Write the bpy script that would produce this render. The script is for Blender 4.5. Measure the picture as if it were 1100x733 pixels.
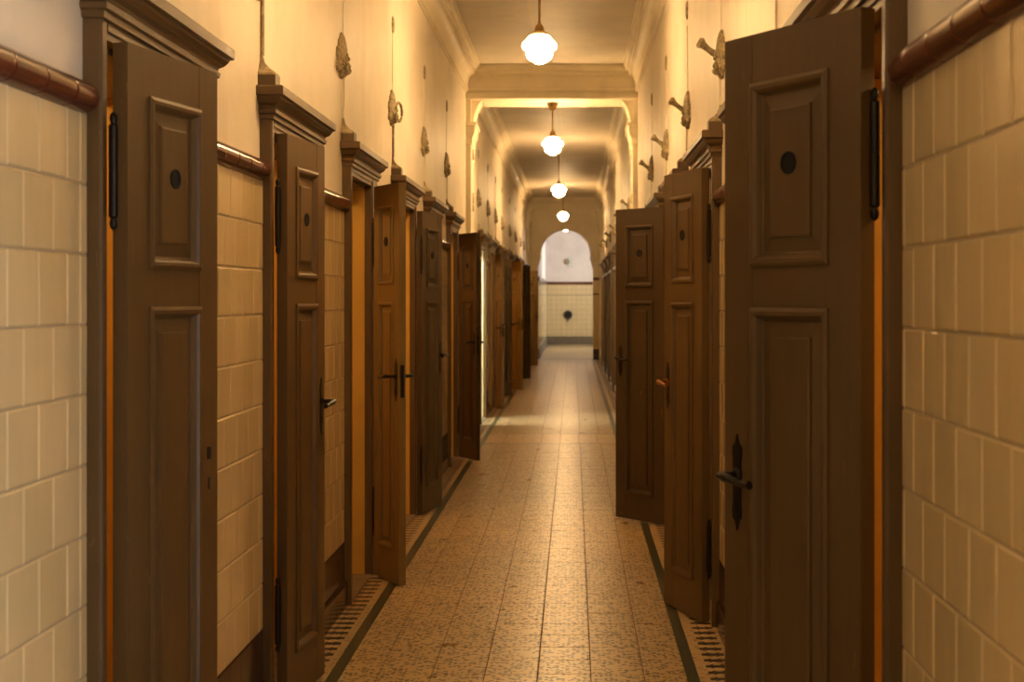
import bpy, bmesh, math, random
from mathutils import Vector, Matrix

for o in list(bpy.data.objects):
    bpy.data.objects.remove(o, do_unlink=True)
scene = bpy.context.scene
C = scene.collection
rnd = random.Random(7)
R = math.radians

# ------------------------------------------------------------------ camera
CAM_H = 1.42
cd = bpy.data.cameras.new('camera')
cam = bpy.data.objects.new('camera', cd)
C.objects.link(cam)
cam.location = (0, 0, CAM_H)
cam.rotation_euler = (R(90), 0, 0)
cd.sensor_width = 36.0
cd.lens = 48.44                      # focal length of 1480 px on an 1100 px frame
cd.shift_x = -66 / 1100
cd.shift_y = -46.5 / 1100
cd.clip_start = 0.05
cd.dof.use_dof = True
cd.dof.focus_distance = 5.0
cd.dof.aperture_fstop = 5.6
scene.camera = cam

# ------------------------------------------------------------------ daylight and exposure
world = bpy.data.worlds.new('sky')
scene.world = world
world.use_nodes = True
bg = world.node_tree.nodes['Background']
bg.inputs[0].default_value = (0.86, 0.93, 1.0, 1)
bg.inputs[1].default_value = 2.2
scene.view_settings.view_transform = 'Standard'
scene.view_settings.look = 'None'
scene.view_settings.gamma = 1.0
scene.view_settings.use_curve_mapping = False
scene.view_settings.exposure = 2.35
LAMP_STRENGTH = 27.0
LAMP_COLOR = (1.0, 0.615, 0.265)


def portal(name, loc, rot, sx, sy):
    l = bpy.data.lights.new(name, 'AREA')
    l.shape = 'RECTANGLE'
    l.size = sx
    l.size_y = sy
    l.cycles.is_portal = True
    o = bpy.data.objects.new(name, l)
    C.objects.link(o)
    o.location = loc
    o.rotation_euler = rot
    return o


# ------------------------------------------------------------------ materials
def new_mat(name):
    m = bpy.data.materials.new(name)
    m.use_nodes = True
    nt = m.node_tree
    return m, nt, nt.nodes['Principled BSDF']


def N(nt, t, **kw):
    n = nt.nodes.new(t)
    for k, v in kw.items():
        if k in n.inputs.keys():
            n.inputs[k].default_value = v
        else:
            setattr(n, k, v)
    return n


def ramp(nt, fac, stops):
    r = nt.nodes.new('ShaderNodeValToRGB')
    el = r.color_ramp.elements
    while len(el) < len(stops):
        el.new(0.5)
    for e, (p, c) in zip(el, stops):
        e.position = p
        e.color = (c[0], c[1], c[2], 1) if hasattr(c, '__len__') else (c, c, c, 1)
    nt.links.new(fac, r.inputs[0])
    return r


def mixc(nt, fac, a, b, blend='MIX'):
    m = nt.nodes.new('ShaderNodeMix')
    m.data_type = 'RGBA'
    m.blend_type = blend
    for sock, v in ((m.inputs[0], fac), (m.inputs[6], a), (m.inputs[7], b)):
        if hasattr(v, 'is_output'):
            nt.links.new(v, sock)
        elif hasattr(v, '__len__'):
            sock.default_value = (v[0], v[1], v[2], 1)
        else:
            sock.default_value = v
    return m.outputs[2]


def bump(nt, p, height, strength, dist=0.01):
    b = nt.nodes.new('ShaderNodeBump')
    b.inputs['Strength'].default_value = strength
    b.inputs['Distance'].default_value = dist
    nt.links.new(height, b.inputs['Height'])
    nt.links.new(b.outputs[0], p.inputs['Normal'])


def pos(nt, scale=(1, 1, 1)):
    g = nt.nodes.new('ShaderNodeNewGeometry')
    m = nt.nodes.new('ShaderNodeMapping')
    m.inputs['Scale'].default_value = scale
    nt.links.new(g.outputs['Position'], m.inputs[0])
    return m.outputs[0]


def noise(nt, vec, scale, detail=4, rough=0.55, dist=0.0):
    n = nt.nodes.new('ShaderNodeTexNoise')
    n.inputs['Scale'].default_value = scale
    n.inputs['Detail'].default_value = detail
    n.inputs['Roughness'].default_value = rough
    n.inputs['Distortion'].default_value = dist
    nt.links.new(vec, n.inputs['Vector'])
    return n.outputs['Fac']


def mat_simple(name, col, rough=0.5, metal=0.0, var=0.15, nscale=12, coat=0.0):
    m, nt, p = new_mat(name)
    f = noise(nt, pos(nt), nscale)
    c2 = tuple(x * (1 - var) for x in col)
    r = ramp(nt, f, [(0.35, c2), (0.65, col)])
    nt.links.new(r.outputs[0], p.inputs['Base Color'])
    p.inputs['Roughness'].default_value = rough
    p.inputs['Metallic'].default_value = metal
    p.inputs['Coat Weight'].default_value = coat
    return m


def mat_wood(name, col, worn=0.25):
    m, nt, p = new_mat(name)
    tc = nt.nodes.new('ShaderNodeTexCoord')
    mp = nt.nodes.new('ShaderNodeMapping')
    mp.inputs['Scale'].default_value = (14, 14, 0.9)
    nt.links.new(tc.outputs['Object'], mp.inputs[0])
    streak = noise(nt, mp.outputs[0], 3.0, 6, 0.65)
    blot = noise(nt, pos(nt, (1, 1, 0.5)), 3.5, 5, 0.6)
    a = ramp(nt, streak, [(0.3, tuple(x * 0.82 for x in col)), (0.7, tuple(x * 1.12 for x in col))])
    c = mixc(nt, 0.5, a.outputs[0], ramp(nt, blot, [(0.35, tuple(x * 0.75 for x in col)), (0.68, tuple(x * 1.15 for x in col))]).outputs[0])
    # flaked paint showing pale wood
    mp2 = nt.nodes.new('ShaderNodeMapping')
    mp2.inputs['Scale'].default_value = (9, 9, 1.6)
    nt.links.new(tc.outputs['Object'], mp2.inputs[0])
    fl = noise(nt, mp2.outputs[0], 9.0, 5, 0.7, 0.6)
    big = noise(nt, pos(nt), 1.7, 2)
    fm = nt.nodes.new('ShaderNodeMath')
    fm.operation = 'MULTIPLY'
    nt.links.new(ramp(nt, fl, [(0.645, 0.0), (0.675, 1.0)]).outputs[0], fm.inputs[0])
    nt.links.new(ramp(nt, big, [(0.5, 0.0), (0.6, worn * 2)]).outputs[0], fm.inputs[1])
    c = mixc(nt, fm.outputs[0], c, (0.30, 0.17, 0.06))
    nt.links.new(c, p.inputs['Base Color'])
    rr = ramp(nt, blot, [(0.3, 0.36), (0.7, 0.5)])
    nt.links.new(rr.outputs[0], p.inputs['Roughness'])
    bump(nt, p, streak, 0.12, 0.004)
    return m


def mat_tile(name, col, rough=0.16, spread=0.06, wave=0.25):
    m, nt, p = new_mat(name)
    oi = nt.nodes.new('ShaderNodeObjectInfo')
    lo = tuple(x * (1 - spread) for x in col)
    hi = tuple(min(1, x * (1 + spread)) for x in col)
    hi = (hi[0], hi[1], hi[2] * 1.05)
    a = ramp(nt, oi.outputs['Random'], [(0.0, lo), (1.0, hi)])
    v = pos(nt, (3, 3, 0.8))
    st = noise(nt, v, 3.0, 4, 0.6)
    b = mixc(nt, ramp(nt, st, [(0.35, 0.0), (0.75, 0.35)]).outputs[0], a.outputs[0], tuple(x * 0.78 for x in col))
    cr = noise(nt, pos(nt), 1.3, 5, 0.7)
    b = mixc(nt, ramp(nt, cr, [(0.55, 0.0), (0.75, 0.25)]).outputs[0], b, (col[0] * .75, col[1] * .68, col[2] * .5))
    nt.links.new(b, p.inputs['Base Color'])
    p.inputs['Roughness'].default_value = rough
    p.inputs['Coat Weight'].default_value = 0.25
    p.inputs['Coat Roughness'].default_value = 0.08
    v2 = pos(nt, (1, 1, 0.35))
    wv = noise(nt, v2, 16.0, 2, 0.4)
    bump(nt, p, wv, wave, 0.006)
    return m


def mat_plaster(name, col, stain=(0.45, 0.33, 0.2)):
    m, nt, p = new_mat(name)
    a = noise(nt, pos(nt), 2.2, 6, 0.6)
    b = noise(nt, pos(nt, (2.2, 2.2, 0.35)), 2.0, 5, 0.6)
    f = noise(nt, pos(nt), 60, 3)
    base = ramp(nt, a, [(0.32, tuple(x * 0.88 for x in col)), (0.62, col)]).outputs[0]
    st = mixc(nt, ramp(nt, b, [(0.58, 0.0), (0.8, 0.35)]).outputs[0], base, stain)
    nt.links.new(st, p.inputs['Base Color'])
    p.inputs['Roughness'].default_value = 0.55
    p.inputs['Specular IOR Level'].default_value = 0.35
    mx = nt.nodes.new('ShaderNodeMath')
    mx.operation = 'MULTIPLY_ADD'
    nt.links.new(f, mx.inputs[0])
    mx.inputs[1].default_value = 0.15
    nt.links.new(a, mx.inputs[2])
    bump(nt, p, mx.outputs[0], 0.35, 0.02)
    return m


def mat_terrazzo(name, col, chip, rough=0.27, amount=0.62):
    m, nt, p = new_mat(name)
    wv = pos(nt)
    ns = nt.nodes.new('ShaderNodeTexNoise')
    ns.inputs['Scale'].default_value = 60
    nt.links.new(wv, ns.inputs['Vector'])
    ad = nt.nodes.new('ShaderNodeVectorMath')
    ad.operation = 'MULTIPLY_ADD'
    nt.links.new(ns.outputs['Color'], ad.inputs[0])
    ad.inputs[1].default_value = (0.026, 0.026, 0)
    nt.links.new(wv, ad.inputs[2])
    vo = nt.nodes.new('ShaderNodeTexVoronoi')
    vo.voronoi_dimensions = '2D'
    vo.inputs['Scale'].default_value = 50
    nt.links.new(ad.outputs[0], vo.inputs['Vector'])
    near = ramp(nt, vo.outputs['Distance'], [(0.34, 1.0), (0.44, 0.0)])
    sep = nt.nodes.new('ShaderNodeSeparateColor')
    nt.links.new(vo.outputs['Color'], sep.inputs[0])
    pick = ramp(nt, sep.outputs[0], [(1 - amount - 0.02, 0.0), (1 - amount, 1.0)])
    mm = nt.nodes.new('ShaderNodeMath')
    mm.operation = 'MULTIPLY'
    nt.links.new(near.outputs[0], mm.inputs[0])
    nt.links.new(pick.outputs[0], mm.inputs[1])
    big = noise(nt, wv, 2.0, 5, 0.6)
    oi = nt.nodes.new('ShaderNodeObjectInfo')
    b0 = ramp(nt, big, [(0.3, tuple(x * 0.9 for x in col)), (0.7, tuple(x * 1.06 for x in col))])
    b1 = mixc(nt, 0.35, b0.outputs[0], ramp(nt, oi.outputs['Random'], [(0, tuple(x * .9 for x in col)), (1, tuple(x * 1.1 for x in col))]).outputs[0])
    chipc = mixc(nt, sep.outputs[1], chip, tuple(x * 2.4 for x in chip))
    c = mixc(nt, mm.outputs[0], b1, chipc)
    nt.links.new(c, p.inputs['Base Color'])
    sm = noise(nt, wv, 5.0, 5, 0.65)
    rr = ramp(nt, sm, [(0.3, rough * 0.9), (0.7, rough * 1.15)])
    nt.links.new(rr.outputs[0], p.inputs['Roughness'])
    bump(nt, p, big, 0.04, 0.01)
    return m


M = {}
M['wood'] = mat_wood('brown_paint', (0.115, 0.066, 0.022))
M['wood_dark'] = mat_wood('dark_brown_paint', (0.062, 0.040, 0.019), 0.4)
M['wood_ochre'] = mat_wood('ochre_brown_paint', (0.19, 0.125, 0.045), 0.3)
M['wood_grey'] = mat_wood('grey_brown_paint', (0.20, 0.155, 0.10), 0.3)
M['tile'] = mat_tile('cream_glaze', (0.70, 0.545, 0.285))
M['grout'] = mat_simple('grout', (0.40, 0.31, 0.19), 0.9)
M['rail'] = mat_tile('red_brown_glaze', (0.105, 0.026, 0.014), 0.2, 0.2, 0.05)
M['skirt'] = mat_tile('dark_brown_glaze', (0.050, 0.020, 0.012), 0.22, 0.25, 0.1)
M['plaster'] = mat_plaster('cream_plaster', (0.78, 0.705, 0.575))
M['white'] = mat_plaster('white_plaster', (0.84, 0.74, 0.66), (0.6, 0.5, 0.42))
M['ceil'] = mat_plaster('ceiling_plaster', (0.74, 0.68, 0.58), (0.5, 0.42, 0.32))
M['mould'] = mat_plaster('moulding_plaster', (0.80, 0.72, 0.55))
M['ornament'] = mat_simple('grey_stucco', (0.46, 0.37, 0.22), 0.8, 0, 0.55, 45)
M['ochre'] = mat_simple('ochre_room_paint', (0.62, 0.38, 0.07), 0.6, 0, 0.15, 4)
M['cream'] = mat_simple('cream_jamb_paint', (0.78, 0.72, 0.50), 0.4)
M['floor'] = mat_terrazzo('beige_terrazzo', (0.47, 0.34, 0.175), (0.046, 0.030, 0.015), 0.295)
M['band'] = mat_terrazzo('pale_terrazzo', (0.46, 0.33, 0.17), (0.16, 0.10, 0.05), 0.3, 0.35)
M['green'] = mat_simple('green_inlay', (0.050, 0.055, 0.030), 0.3, 0, 0.3, 30)
M['bar'] = mat_simple('black_inlay', (0.030, 0.022, 0.015), 0.35, 0, 0.3, 40)
M['mortar'] = mat_simple('floor_joint', (0.11, 0.075, 0.04), 0.9)
M['iron'] = mat_simple('black_iron', (0.022, 0.017, 0.013), 0.38, 0.6)
M['copper'] = mat_simple('worn_brass', (0.40, 0.17, 0.06), 0.35, 0.9)
M['brass'] = mat_simple('aged_brass', (0.22, 0.13, 0.04), 0.35, 0.85)
M['black'] = mat_simple('dark_hole', (0.006, 0.005, 0.004), 0.9)
M['sill'] = mat_simple('stone_sill', (0.20, 0.15, 0.09), 0.6, 0, 0.35, 18)
M['frame_white'] = mat_simple('window_paint', (0.75, 0.72, 0.65), 0.45)
M['metal_grey'] = mat_simple('grey_metal', (0.06, 0.06, 0.06), 0.45, 0.3)


def mat_lamp():
    m, nt, p = new_mat('opal_glass_lit')
    p.inputs['Base Color'].default_value = (0.9, 0.85, 0.75, 1)
    p.inputs['Emission Color'].default_value = (*LAMP_COLOR, 1)
    p.inputs['Emission Strength'].default_value = LAMP_STRENGTH
    p.inputs['Roughness'].default_value = 0.2
    return m


M['opal'] = mat_lamp()


# ------------------------------------------------------------------ mesh helpers
class MB:
    def __init__(self):
        self.v = []
        self.f = []
        self.smooth = False

    def add(self, vs, fs):
        o = len(self.v)
        self.v.extend([tuple(p) for p in vs])
        self.f.extend([tuple(i + o for i in f) for f in fs])
        return self

    def box(self, x0, x1, y0, y1, z0, z1):
        if x0 > x1: x0, x1 = x1, x0
        if y0 > y1: y0, y1 = y1, y0
        if z0 > z1: z0, z1 = z1, z0
        vs = [(x0, y0, z0), (x1, y0, z0), (x1, y1, z0), (x0, y1, z0), (x0, y0, z1), (x1, y0, z1), (x1, y1, z1), (x0, y1, z1)]
        return self.add(vs, [(0, 3, 2, 1), (4, 5, 6, 7), (0, 1, 5, 4), (1, 2, 6, 5), (2, 3, 7, 6), (3, 0, 4, 7)])

    def loft(self, rings, close0=True, close1=True, cyc=True):
        n = len(rings[0])
        o = len(self.v)
        for r in rings:
            self.v.extend([tuple(p) for p in r])
        for i in range(len(rings) - 1):
            for j in range(n if cyc else n - 1):
                k = (j + 1) % n
                self.f.append((o + i * n + j, o + i * n + k, o + (i + 1) * n + k, o + (i + 1) * n + j))
        if close0: self.f.append(tuple(o + j for j in reversed(range(n))))
        if close1: self.f.append(tuple(o + (len(rings) - 1) * n + j for j in range(n)))
        return self

    def prism(self, poly, axis, a, b):
        """poly of 2D points extruded along an axis: 'x': (y,z), 'y': (x,z), 'z': (x,y)"""
        def P(p, t):
            if axis == 'x': return (t, p[0], p[1])
            if axis == 'y': return (p[0], t, p[1])
            return (p[0], p[1], t)
        return self.loft([[P(p, a) for p in poly], [P(p, b) for p in poly]])

    def lathe(self, prof, c=(0, 0, 0), axis='z', seg=24):
        rings = []
        for r, h in prof:
            ring = []
            for i in range(seg):
                t = 2 * math.pi * i / seg
                u, w = r * math.cos(t), r * math.sin(t)
                if axis == 'z': ring.append((c[0] + u, c[1] + w, c[2] + h))
                elif axis == 'y': ring.append((c[0] + u, c[1] + h, c[2] + w))
                else: ring.append((c[0] + h, c[1] + u, c[2] + w))
            rings.append(ring)
        return self.loft(rings)

    def tube(self, pts, rad, seg=10, closed=False):
        pts = [Vector(p) for p in pts]
        n = len(pts)
        rads = rad if hasattr(rad, '__len__') else [rad] * n
        rings = []
        up = Vector((0.13, 0.31, 0.94))
        for i, p in enumerate(pts):
            if closed:
                d = (pts[(i + 1) % n] - pts[i - 1]).normalized()
            else:
                d = (pts[min(i + 1, n - 1)] - pts[max(i - 1, 0)]).normalized()
            s = d.cross(up)
            if s.length < 0.05: s = d.cross(Vector((1, 0, 0)))
            s.normalize()
            t = s.cross(d)
            rings.append([p + (s * math.cos(2 * math.pi * k / seg) + t * math.sin(2 * math.pi * k / seg)) * rads[i] for k in range(seg)])
        if closed:
            rings.append(rings[0])
            return self.loft(rings, False, False)
        return self.loft(rings)

    def mesh(self, name, mat, smooth=None):
        me = bpy.data.meshes.new(name)
        me.from_pydata(self.v, [], self.f)
        bm = bmesh.new()
        bm.from_mesh(me)
        big = [f for f in bm.faces if len(f.verts) > 4]
        if big: bmesh.ops.triangulate(bm, faces=big)
        bmesh.ops.recalc_face_normals(bm, faces=bm.faces)
        bm.to_mesh(me)
        bm.free()
        me.materials.append(mat)
        if self.smooth if smooth is None else smooth:
            me.shade_smooth()
            me.set_sharp_from_angle(angle=R(38))
        return me

    def build(self, name, mat, parent=None, smooth=None, loc=None):
        return link(name, self.mesh(name, mat, smooth), parent, loc)


def link(name, me, parent=None, loc=None):
    o = bpy.data.objects.new(name, me)
    C.objects.link(o)
    if parent: o.parent = parent
    if loc is not None: o.location = loc
    return o


def empty(name, loc=(0, 0, 0)):
    o = bpy.data.objects.new(name, None)
    C.objects.link(o)
    o.location = loc
    o.empty_display_size = 0.1
    return o


def tag(o, label=None, cat=None, group=None, kind=None):
    if label: o['label'] = label
    if cat: o['category'] = cat
    if group: o['group'] = group
    if kind: o['kind'] = kind
    return o


def rect_rings(x0, x1, z0, z1, prof, y_face, sgn):
    rings = []
    for ins, d in prof:
        y = y_face + sgn * d
        rings.append([(x0 + ins, y, z0 + ins), (x1 - ins, y, z0 + ins), (x1 - ins, y, z1 - ins), (x0 + ins, y, z1 - ins)])
    return rings


# ------------------------------------------------------------------ layout
XL, XR = -1.068, 0.639
Y0, YBEAM0, YBEAM1, YARCH, YARCH1, YEND = -4.0, 13.65, 14.2, 31.5, 31.9, 42.0
ZC = 3.71
WT = 0.35
RAIL0, RAIL1 = 1.818, 1.886
SKIRT = 0.292
HEAD = 1.985

# (near edge y, frame width, near post, far post, which leaf stands open, angle, leaf width, wood, handle)
DOORS = {
    'L': [
        dict(y=-1.9, w=.92), dict(y=-.2, w=.92), dict(y=1.3, w=.92),
        dict(y=2.997, w=.92, leaf='near', ang=12.0, lw=.43, key='l1', handle='none'),
        dict(y=4.69, w=.92, leaf='near', ang=6.9, lw=.43, key='l2'),
        dict(y=6.36, w=.86, fp=.18, leaf='far', ang=29.4, lw=.335, key='l3', wood='wood_ochre'),
        dict(y=8.1, w=.92, leaf='far', ang=168, lw=.43, key='l4', wood='wood_dark'),
        dict(y=9.82, w=.92, key='l5'),
        dict(y=11.55, w=.80, fp=.12, leaf='far', ang=29.6, lw=.36, key='l6', wood='wood_dark'),
        dict(y=15.4, w=.92, key='m1', leaf='gone'),
        dict(y=17.1, w=.92, leaf='far', ang=14, lw=.43, key='m2', wood='wood_grey'),
        dict(y=18.8, w=.92, leaf='far', ang=168, lw=.43, key='m3', wood='wood_dark'),
        dict(y=20.5, w=.92, leaf='far', ang=30, lw=.43, key='m4', wood='wood_ochre'),
        dict(y=22.9, w=.92, leaf='far', ang=147, lw=.43, key='m5', wood='wood_dark'),
        dict(y=25.2, w=.92, key='m6'),
        dict(y=27.5, w=.92, leaf='far', ang=145, lw=.43, key='m7', wood='wood_ochre'),
        dict(y=29.4, w=.92, key='m8'),
    ],
    'R': [
        dict(y=-2.6, w=.92), dict(y=.62, w=.92, window=True),
        dict(y=2.634, w=.92, leaf='near', ang=31.3, lw=.43, key='r1'),
        dict(y=4.28, w=.92, key='r2'),
        dict(y=5.93, w=.92, leaf='near', ang=18.4, lw=.43, key='r3', handle='copper'),
        dict(y=7.68, w=.92, leaf='far', ang=138, lw=.43, key='r4', wood='wood_dark'),
        dict(y=9.42, w=.92, key='r5'),
        dict(y=11.15, w=.92, key='r6'),
        dict(y=15.6, w=.92, key='s1'), dict(y=18.2, w=.92, key='s2'), dict(y=20.8, w=.92, key='s3'),
        dict(y=23.4, w=.92, key='s4'), dict(y=26.0, w=.92, key='s5'), dict(y=28.6, w=.92, key='s6'),
            ],
}
for d in DOORS['L'] + DOORS['R']:
    d.setdefault('fp', .045)
    d.setdefault('np', .045)


def wx(side, n):
    return XL + n if side == 'L' else XR - n


# ------------------------------------------------------------------ walls
walls = {}
for side in 'LR':
    mb = MB()
    y = Y0
    for d in DOORS[side]:
        a, b = d['y'] + d['np'] * .6, d['y'] + d['w'] - d['fp'] * .6
        mb.box(wx(side, 0), wx(side, -WT), y, a, 0, ZC)
        mb.box(wx(side, 0), wx(side, -WT), a, b, HEAD + 0.01, ZC)
        y = b
    mb.box(wx(side, 0), wx(side, -WT), y, YARCH, 0, ZC)
    nm = 'wall_left' if side == 'L' else 'wall_right'
    walls[side] = tag(mb.build(nm, M['plaster']), 'cream plaster corridor wall with tiled dado, holding the %s door' % ('handle-less' if side == 'L' else 'coppery-handled'), 'wall', kind='structure')

# ------------------------------------------------------------------ wall tiles, rail and skirting
ROW0, PZ = 1.667, 0.1525
rows = [(ROW0, RAIL0 + .004)]
z = ROW0
while z - PZ > SKIRT - 0.02:
    rows.append((z - PZ, z))
    z -= PZ
rows[-1] = (SKIRT, rows[-1][1])


def tile_mesh(mb, s, y0, y1, z0, z1, n0=0.0, g=0.0014):
    y0 += g; y1 -= g; z0 += g; z1 -= g
    b = min(0.0045, (y1 - y0) * .2)
    rings = []
    for ins, n in ((0, n0), (0, n0 + .0085), (b, n0 + .0115)):
        rings.append([(s * n, y0 + ins, z0 + ins), (s * n, y1 - ins, z0 + ins), (s * n, y1 - ins, z1 - ins), (s * n, y0 + ins, z1 - ins)])
    mb.loft(rings, False, True)


def rail_ring(s, y, scale=1.0):
    zc = (RAIL0 + RAIL1) / 2
    h = (RAIL1 - RAIL0) / 2 * scale
    ring = [(0, y, zc - h)]
    for i in range(9):
        t = -math.pi / 2 + math.pi * i / 8
        ring.append((s * (.010 + .036 * scale * math.cos(t)), y, zc + h * math.sin(t)))
    ring.append((0, y, zc + h))
    return ring


def rail_piece(mb, s, y0, y1, end0=False, end1=False):
    g = .0012
    rings = []
    if end0:
        for t in (75, 50, 25):
            rings.append(rail_ring(s, y0 + .03 * (1 - math.sin(R(t))), max(.15, math.cos(R(t)))))
        rings += [rail_ring(s, y0 + .032), rail_ring(s, y0 + .04)]
    else:
        rings += [rail_ring(s, y0 + g, .975), rail_ring(s, y0 + g + .002), rail_ring(s, y0 + g + .008)]
    if end1:
        rings += [rail_ring(s, y1 - .04), rail_ring(s, y1 - .032)]
        for t in (25, 50, 75):
            rings.append(rail_ring(s, y1 - .03 * (1 - math.sin(R(t))), max(.15, math.cos(R(t)))))
    else:
        rings += [rail_ring(s, y1 - g - .008), rail_ring(s, y1 - g - .002), rail_ring(s, y1 - g, .975)]
    mb.loft(rings)


def skirt_profile(s, lower):
    if lower:
        pts = [(0, 0), (.026, 0), (.026, .098)]
        for i in range(1, 6):
            t = R(18 * i)
            pts.append((.012 + .014 * math.cos(t), .098 + .018 * math.sin(t)))
        pts.append((0, .116))
    else:
        pts = [(0, .117), (.012, .117), (.012, SKIRT - .006), (.008, SKIRT), (0, SKIRT)]
    return [(s * a, b) for a, b in pts]


baseboards = {}
for side in 'LR':
    s = 1 if side == 'L' else -1
    wall = walls[side]
    pitch = .1525 if side == 'L' else .1425
    phase = 2.876 if side == 'L' else 2.543
    # stretches of wall between the door frames
    secs = []
    y = Y0
    for d in DOORS[side]:
        secs.append((y, d['y']))
        y = d['y'] + d['w']
    secs.append((y, YARCH))
    secs2 = []
    for a, b in secs:                      # the beam's pilaster interrupts one stretch
        if a < YBEAM0 < b:
            secs2 += [(a, YBEAM0), (YBEAM1, b)]
        else:
            secs2.append((a, b))
    groutmb, far, far_rail, far_skirt, basemb = MB(), MB(), MB(), MB(), MB()
    cache = {}
    for a, b in secs2:
        indiv = (a < 7.3 and b > 2.0)
        groutmb.box(0, s * .0085, a, b, SKIRT - .01, RAIL0 + .02)
        basemb.box(0, s * .008, a, b, 0.0, SKIRT - .004)
        lo = max(a, 1.7) if indiv else a
        for part in ((('i', lo, b), ('s', a, lo)) if indiv and lo > a else (('i' if indiv else 's', a, b),)):
            mode, p0, p1 = part
            strip = .045 if (side == 'L' and abs(b - 2.997) < .01 and mode == 'i') else 0
            for ri, (z0, z1) in enumerate(rows):
                off = phase + (0 if ri % 2 == 0 else pitch / 2)
                k = math.floor((p0 - off) / pitch)
                cuts = [p0]
                yy = off + (k + 1) * pitch
                while yy < p1 - strip - .004:
                    if yy > p0 + .004: cuts.append(yy)
                    yy += pitch
                cuts.append(p1 - strip)
                if strip: cuts.append(p1)
                for c0, c1 in zip(cuts[:-1], cuts[1:]):
                    if c1 - c0 < .008: continue
                    if mode == 's':
                        tile_mesh(far, s, c0, c1, z0, z1)
                    else:
                        key = (round(c1 - c0, 3), round(z1 - z0, 3))
                        if key not in cache:
                            m_ = MB()
                            w_, h_ = (c1 - c0) / 2, (z1 - z0) / 2
                            tile_mesh(m_, s, -w_, w_, -h_, h_)
                            cache[key] = m_.mesh('wall_tile', M['tile'])
                        o = link('wall_tile', cache[key], wall, (wx(side, 0), (c0 + c1) / 2, (z0 + z1) / 2))
                        o.rotation_euler = (0, R(rnd.uniform(-.25, .25)), R(rnd.uniform(-.35, .35)))
        # rail: laps a little over the door posts
        r0, r1 = a - (.0 if a <= Y0 else .006), b + .006
        n = max(1, round((r1 - r0) / .152))
        for i in range(n):
            q0, q1 = r0 + (r1 - r0) * i / n, r0 + (r1 - r0) * (i + 1) / n
            if indiv and q1 > 1.7:
                m_ = MB()
                rail_piece(m_, s, q0, q1, i == 0, i == n - 1)
                m_.smooth = True
                m_.build('rail_tile', M['rail'], wall, loc=(wx(side, 0), 0, 0))
            else:
                rail_piece(far_rail, s, q0, q1, i == 0, i == n - 1)
    basemb_o = basemb.build('baseboard_left' if side == 'L' else 'baseboard_right', M['skirt'], loc=(wx(side, 0), 0, 0))
    tag(basemb_o, 'dark brown glazed tile skirting on the wall of the %s door' % ('handle-less' if side == 'L' else 'coppery-handled'), 'baseboard', kind='structure')
    baseboards[side] = basemb_o
    for a, b in secs2:
        indiv = (a < 7.3 and b > 2.0)
        n = max(1, round((b - a) / .152))
        for i in range(n):
            q0, q1 = a + (b - a) * i / n + .001, a + (b - a) * (i + 1) / n - .001
            for lower in (True, False):
                if indiv and q1 > 1.7:
                    m_ = MB()
                    m_.prism(skirt_profile(s, lower), 'y', q0, q1)
                    m_.smooth = True
                    m_.build('plinth_tile' if lower else 'skirting_tile', M['skirt'], basemb_o)
                else:
                    far_skirt.prism(skirt_profile(s, lower), 'y', q0, q1)
    groutmb.build('grout_bed', M['grout'], wall, loc=(wx(side, 0), 0, 0))
    tag(far.build('distant_wall_tiles', M['tile'], wall, loc=(wx(side, 0), 0, 0)), kind='stuff')
    far_rail.smooth = True
    tag(far_rail.build('distant_rail_tiles', M['rail'], wall, loc=(wx(side, 0), 0, 0)), kind='stuff')
    far_skirt.smooth = True
    tag(far_skirt.build('distant_skirting_tiles', M['skirt'], basemb_o), kind='stuff')

# ------------------------------------------------------------------ floor
floor = tag(MB().box(XL - .35, XR + .35, Y0, YARCH1, -.12, -.003).build('floor', M['mortar']), 'beige terrazzo tile floor with a green inlaid border line', 'floor', kind='structure')
TX = [-.8755, -.7347, -.5347, -.3347, -.1347, .0653, .2653, .4250]


def floor_tile(mb, x0, x1, y0, y1, g=.0016):
    x0 += g; x1 -= g; y0 += g; y1 -= g
    b = .0016
    rings = []
    for ins, zz in ((0, -.012), (0, -.0008), (b, 0.0)):
        rings.append([(x0 + ins, y0 + ins, zz), (x1 - ins, y0 + ins, zz), (x1 - ins, y1 - ins, zz), (x0 + ins, y1 - ins, zz)])
    mb.loft(rings, False, True)


fcache = {}
farfloor = MB()
NEAR0, NROW = 4.4, 42
yy = Y0
rowsY = []
k0 = math.floor((Y0 - NEAR0) / .2) + 1
k = k0
while NEAR0 + k * .2 < YARCH1 - .1:
    rowsY.append(NEAR0 + k * .2)
    k += 1
S0, S1 = 13.4, 14.4
for y in rowsY:
    if S0 - .01 < y < S1 - .05: continue
    for x0, x1 in zip(TX[:-1], TX[1:]):
        if NEAR0 - .01 <= y < NEAR0 + NROW * .2 - .01:
            key = round(x1 - x0, 4)
            if key not in fcache:
                m_ = MB()
                floor_tile(m_, -(x1 - x0) / 2, (x1 - x0) / 2, -.1, .1)
                fcache[key] = m_.mesh('floor_tile', M['floor'])
            o = link('floor_tile', fcache[key], floor, ((x0 + x1) / 2, y + .1, rnd.uniform(-.0004, .0004)))
            o.rotation_euler = (R(rnd.uniform(-.12, .12)), R(rnd.uniform(-.12, .12)), 0)
        else:
            farfloor.f  # distant rows
            floor_tile(farfloor, x0, x1, y, y + .2)
tag(farfloor.build('distant_floor_tiles', M['floor'], floor), kind='stuff')
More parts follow.
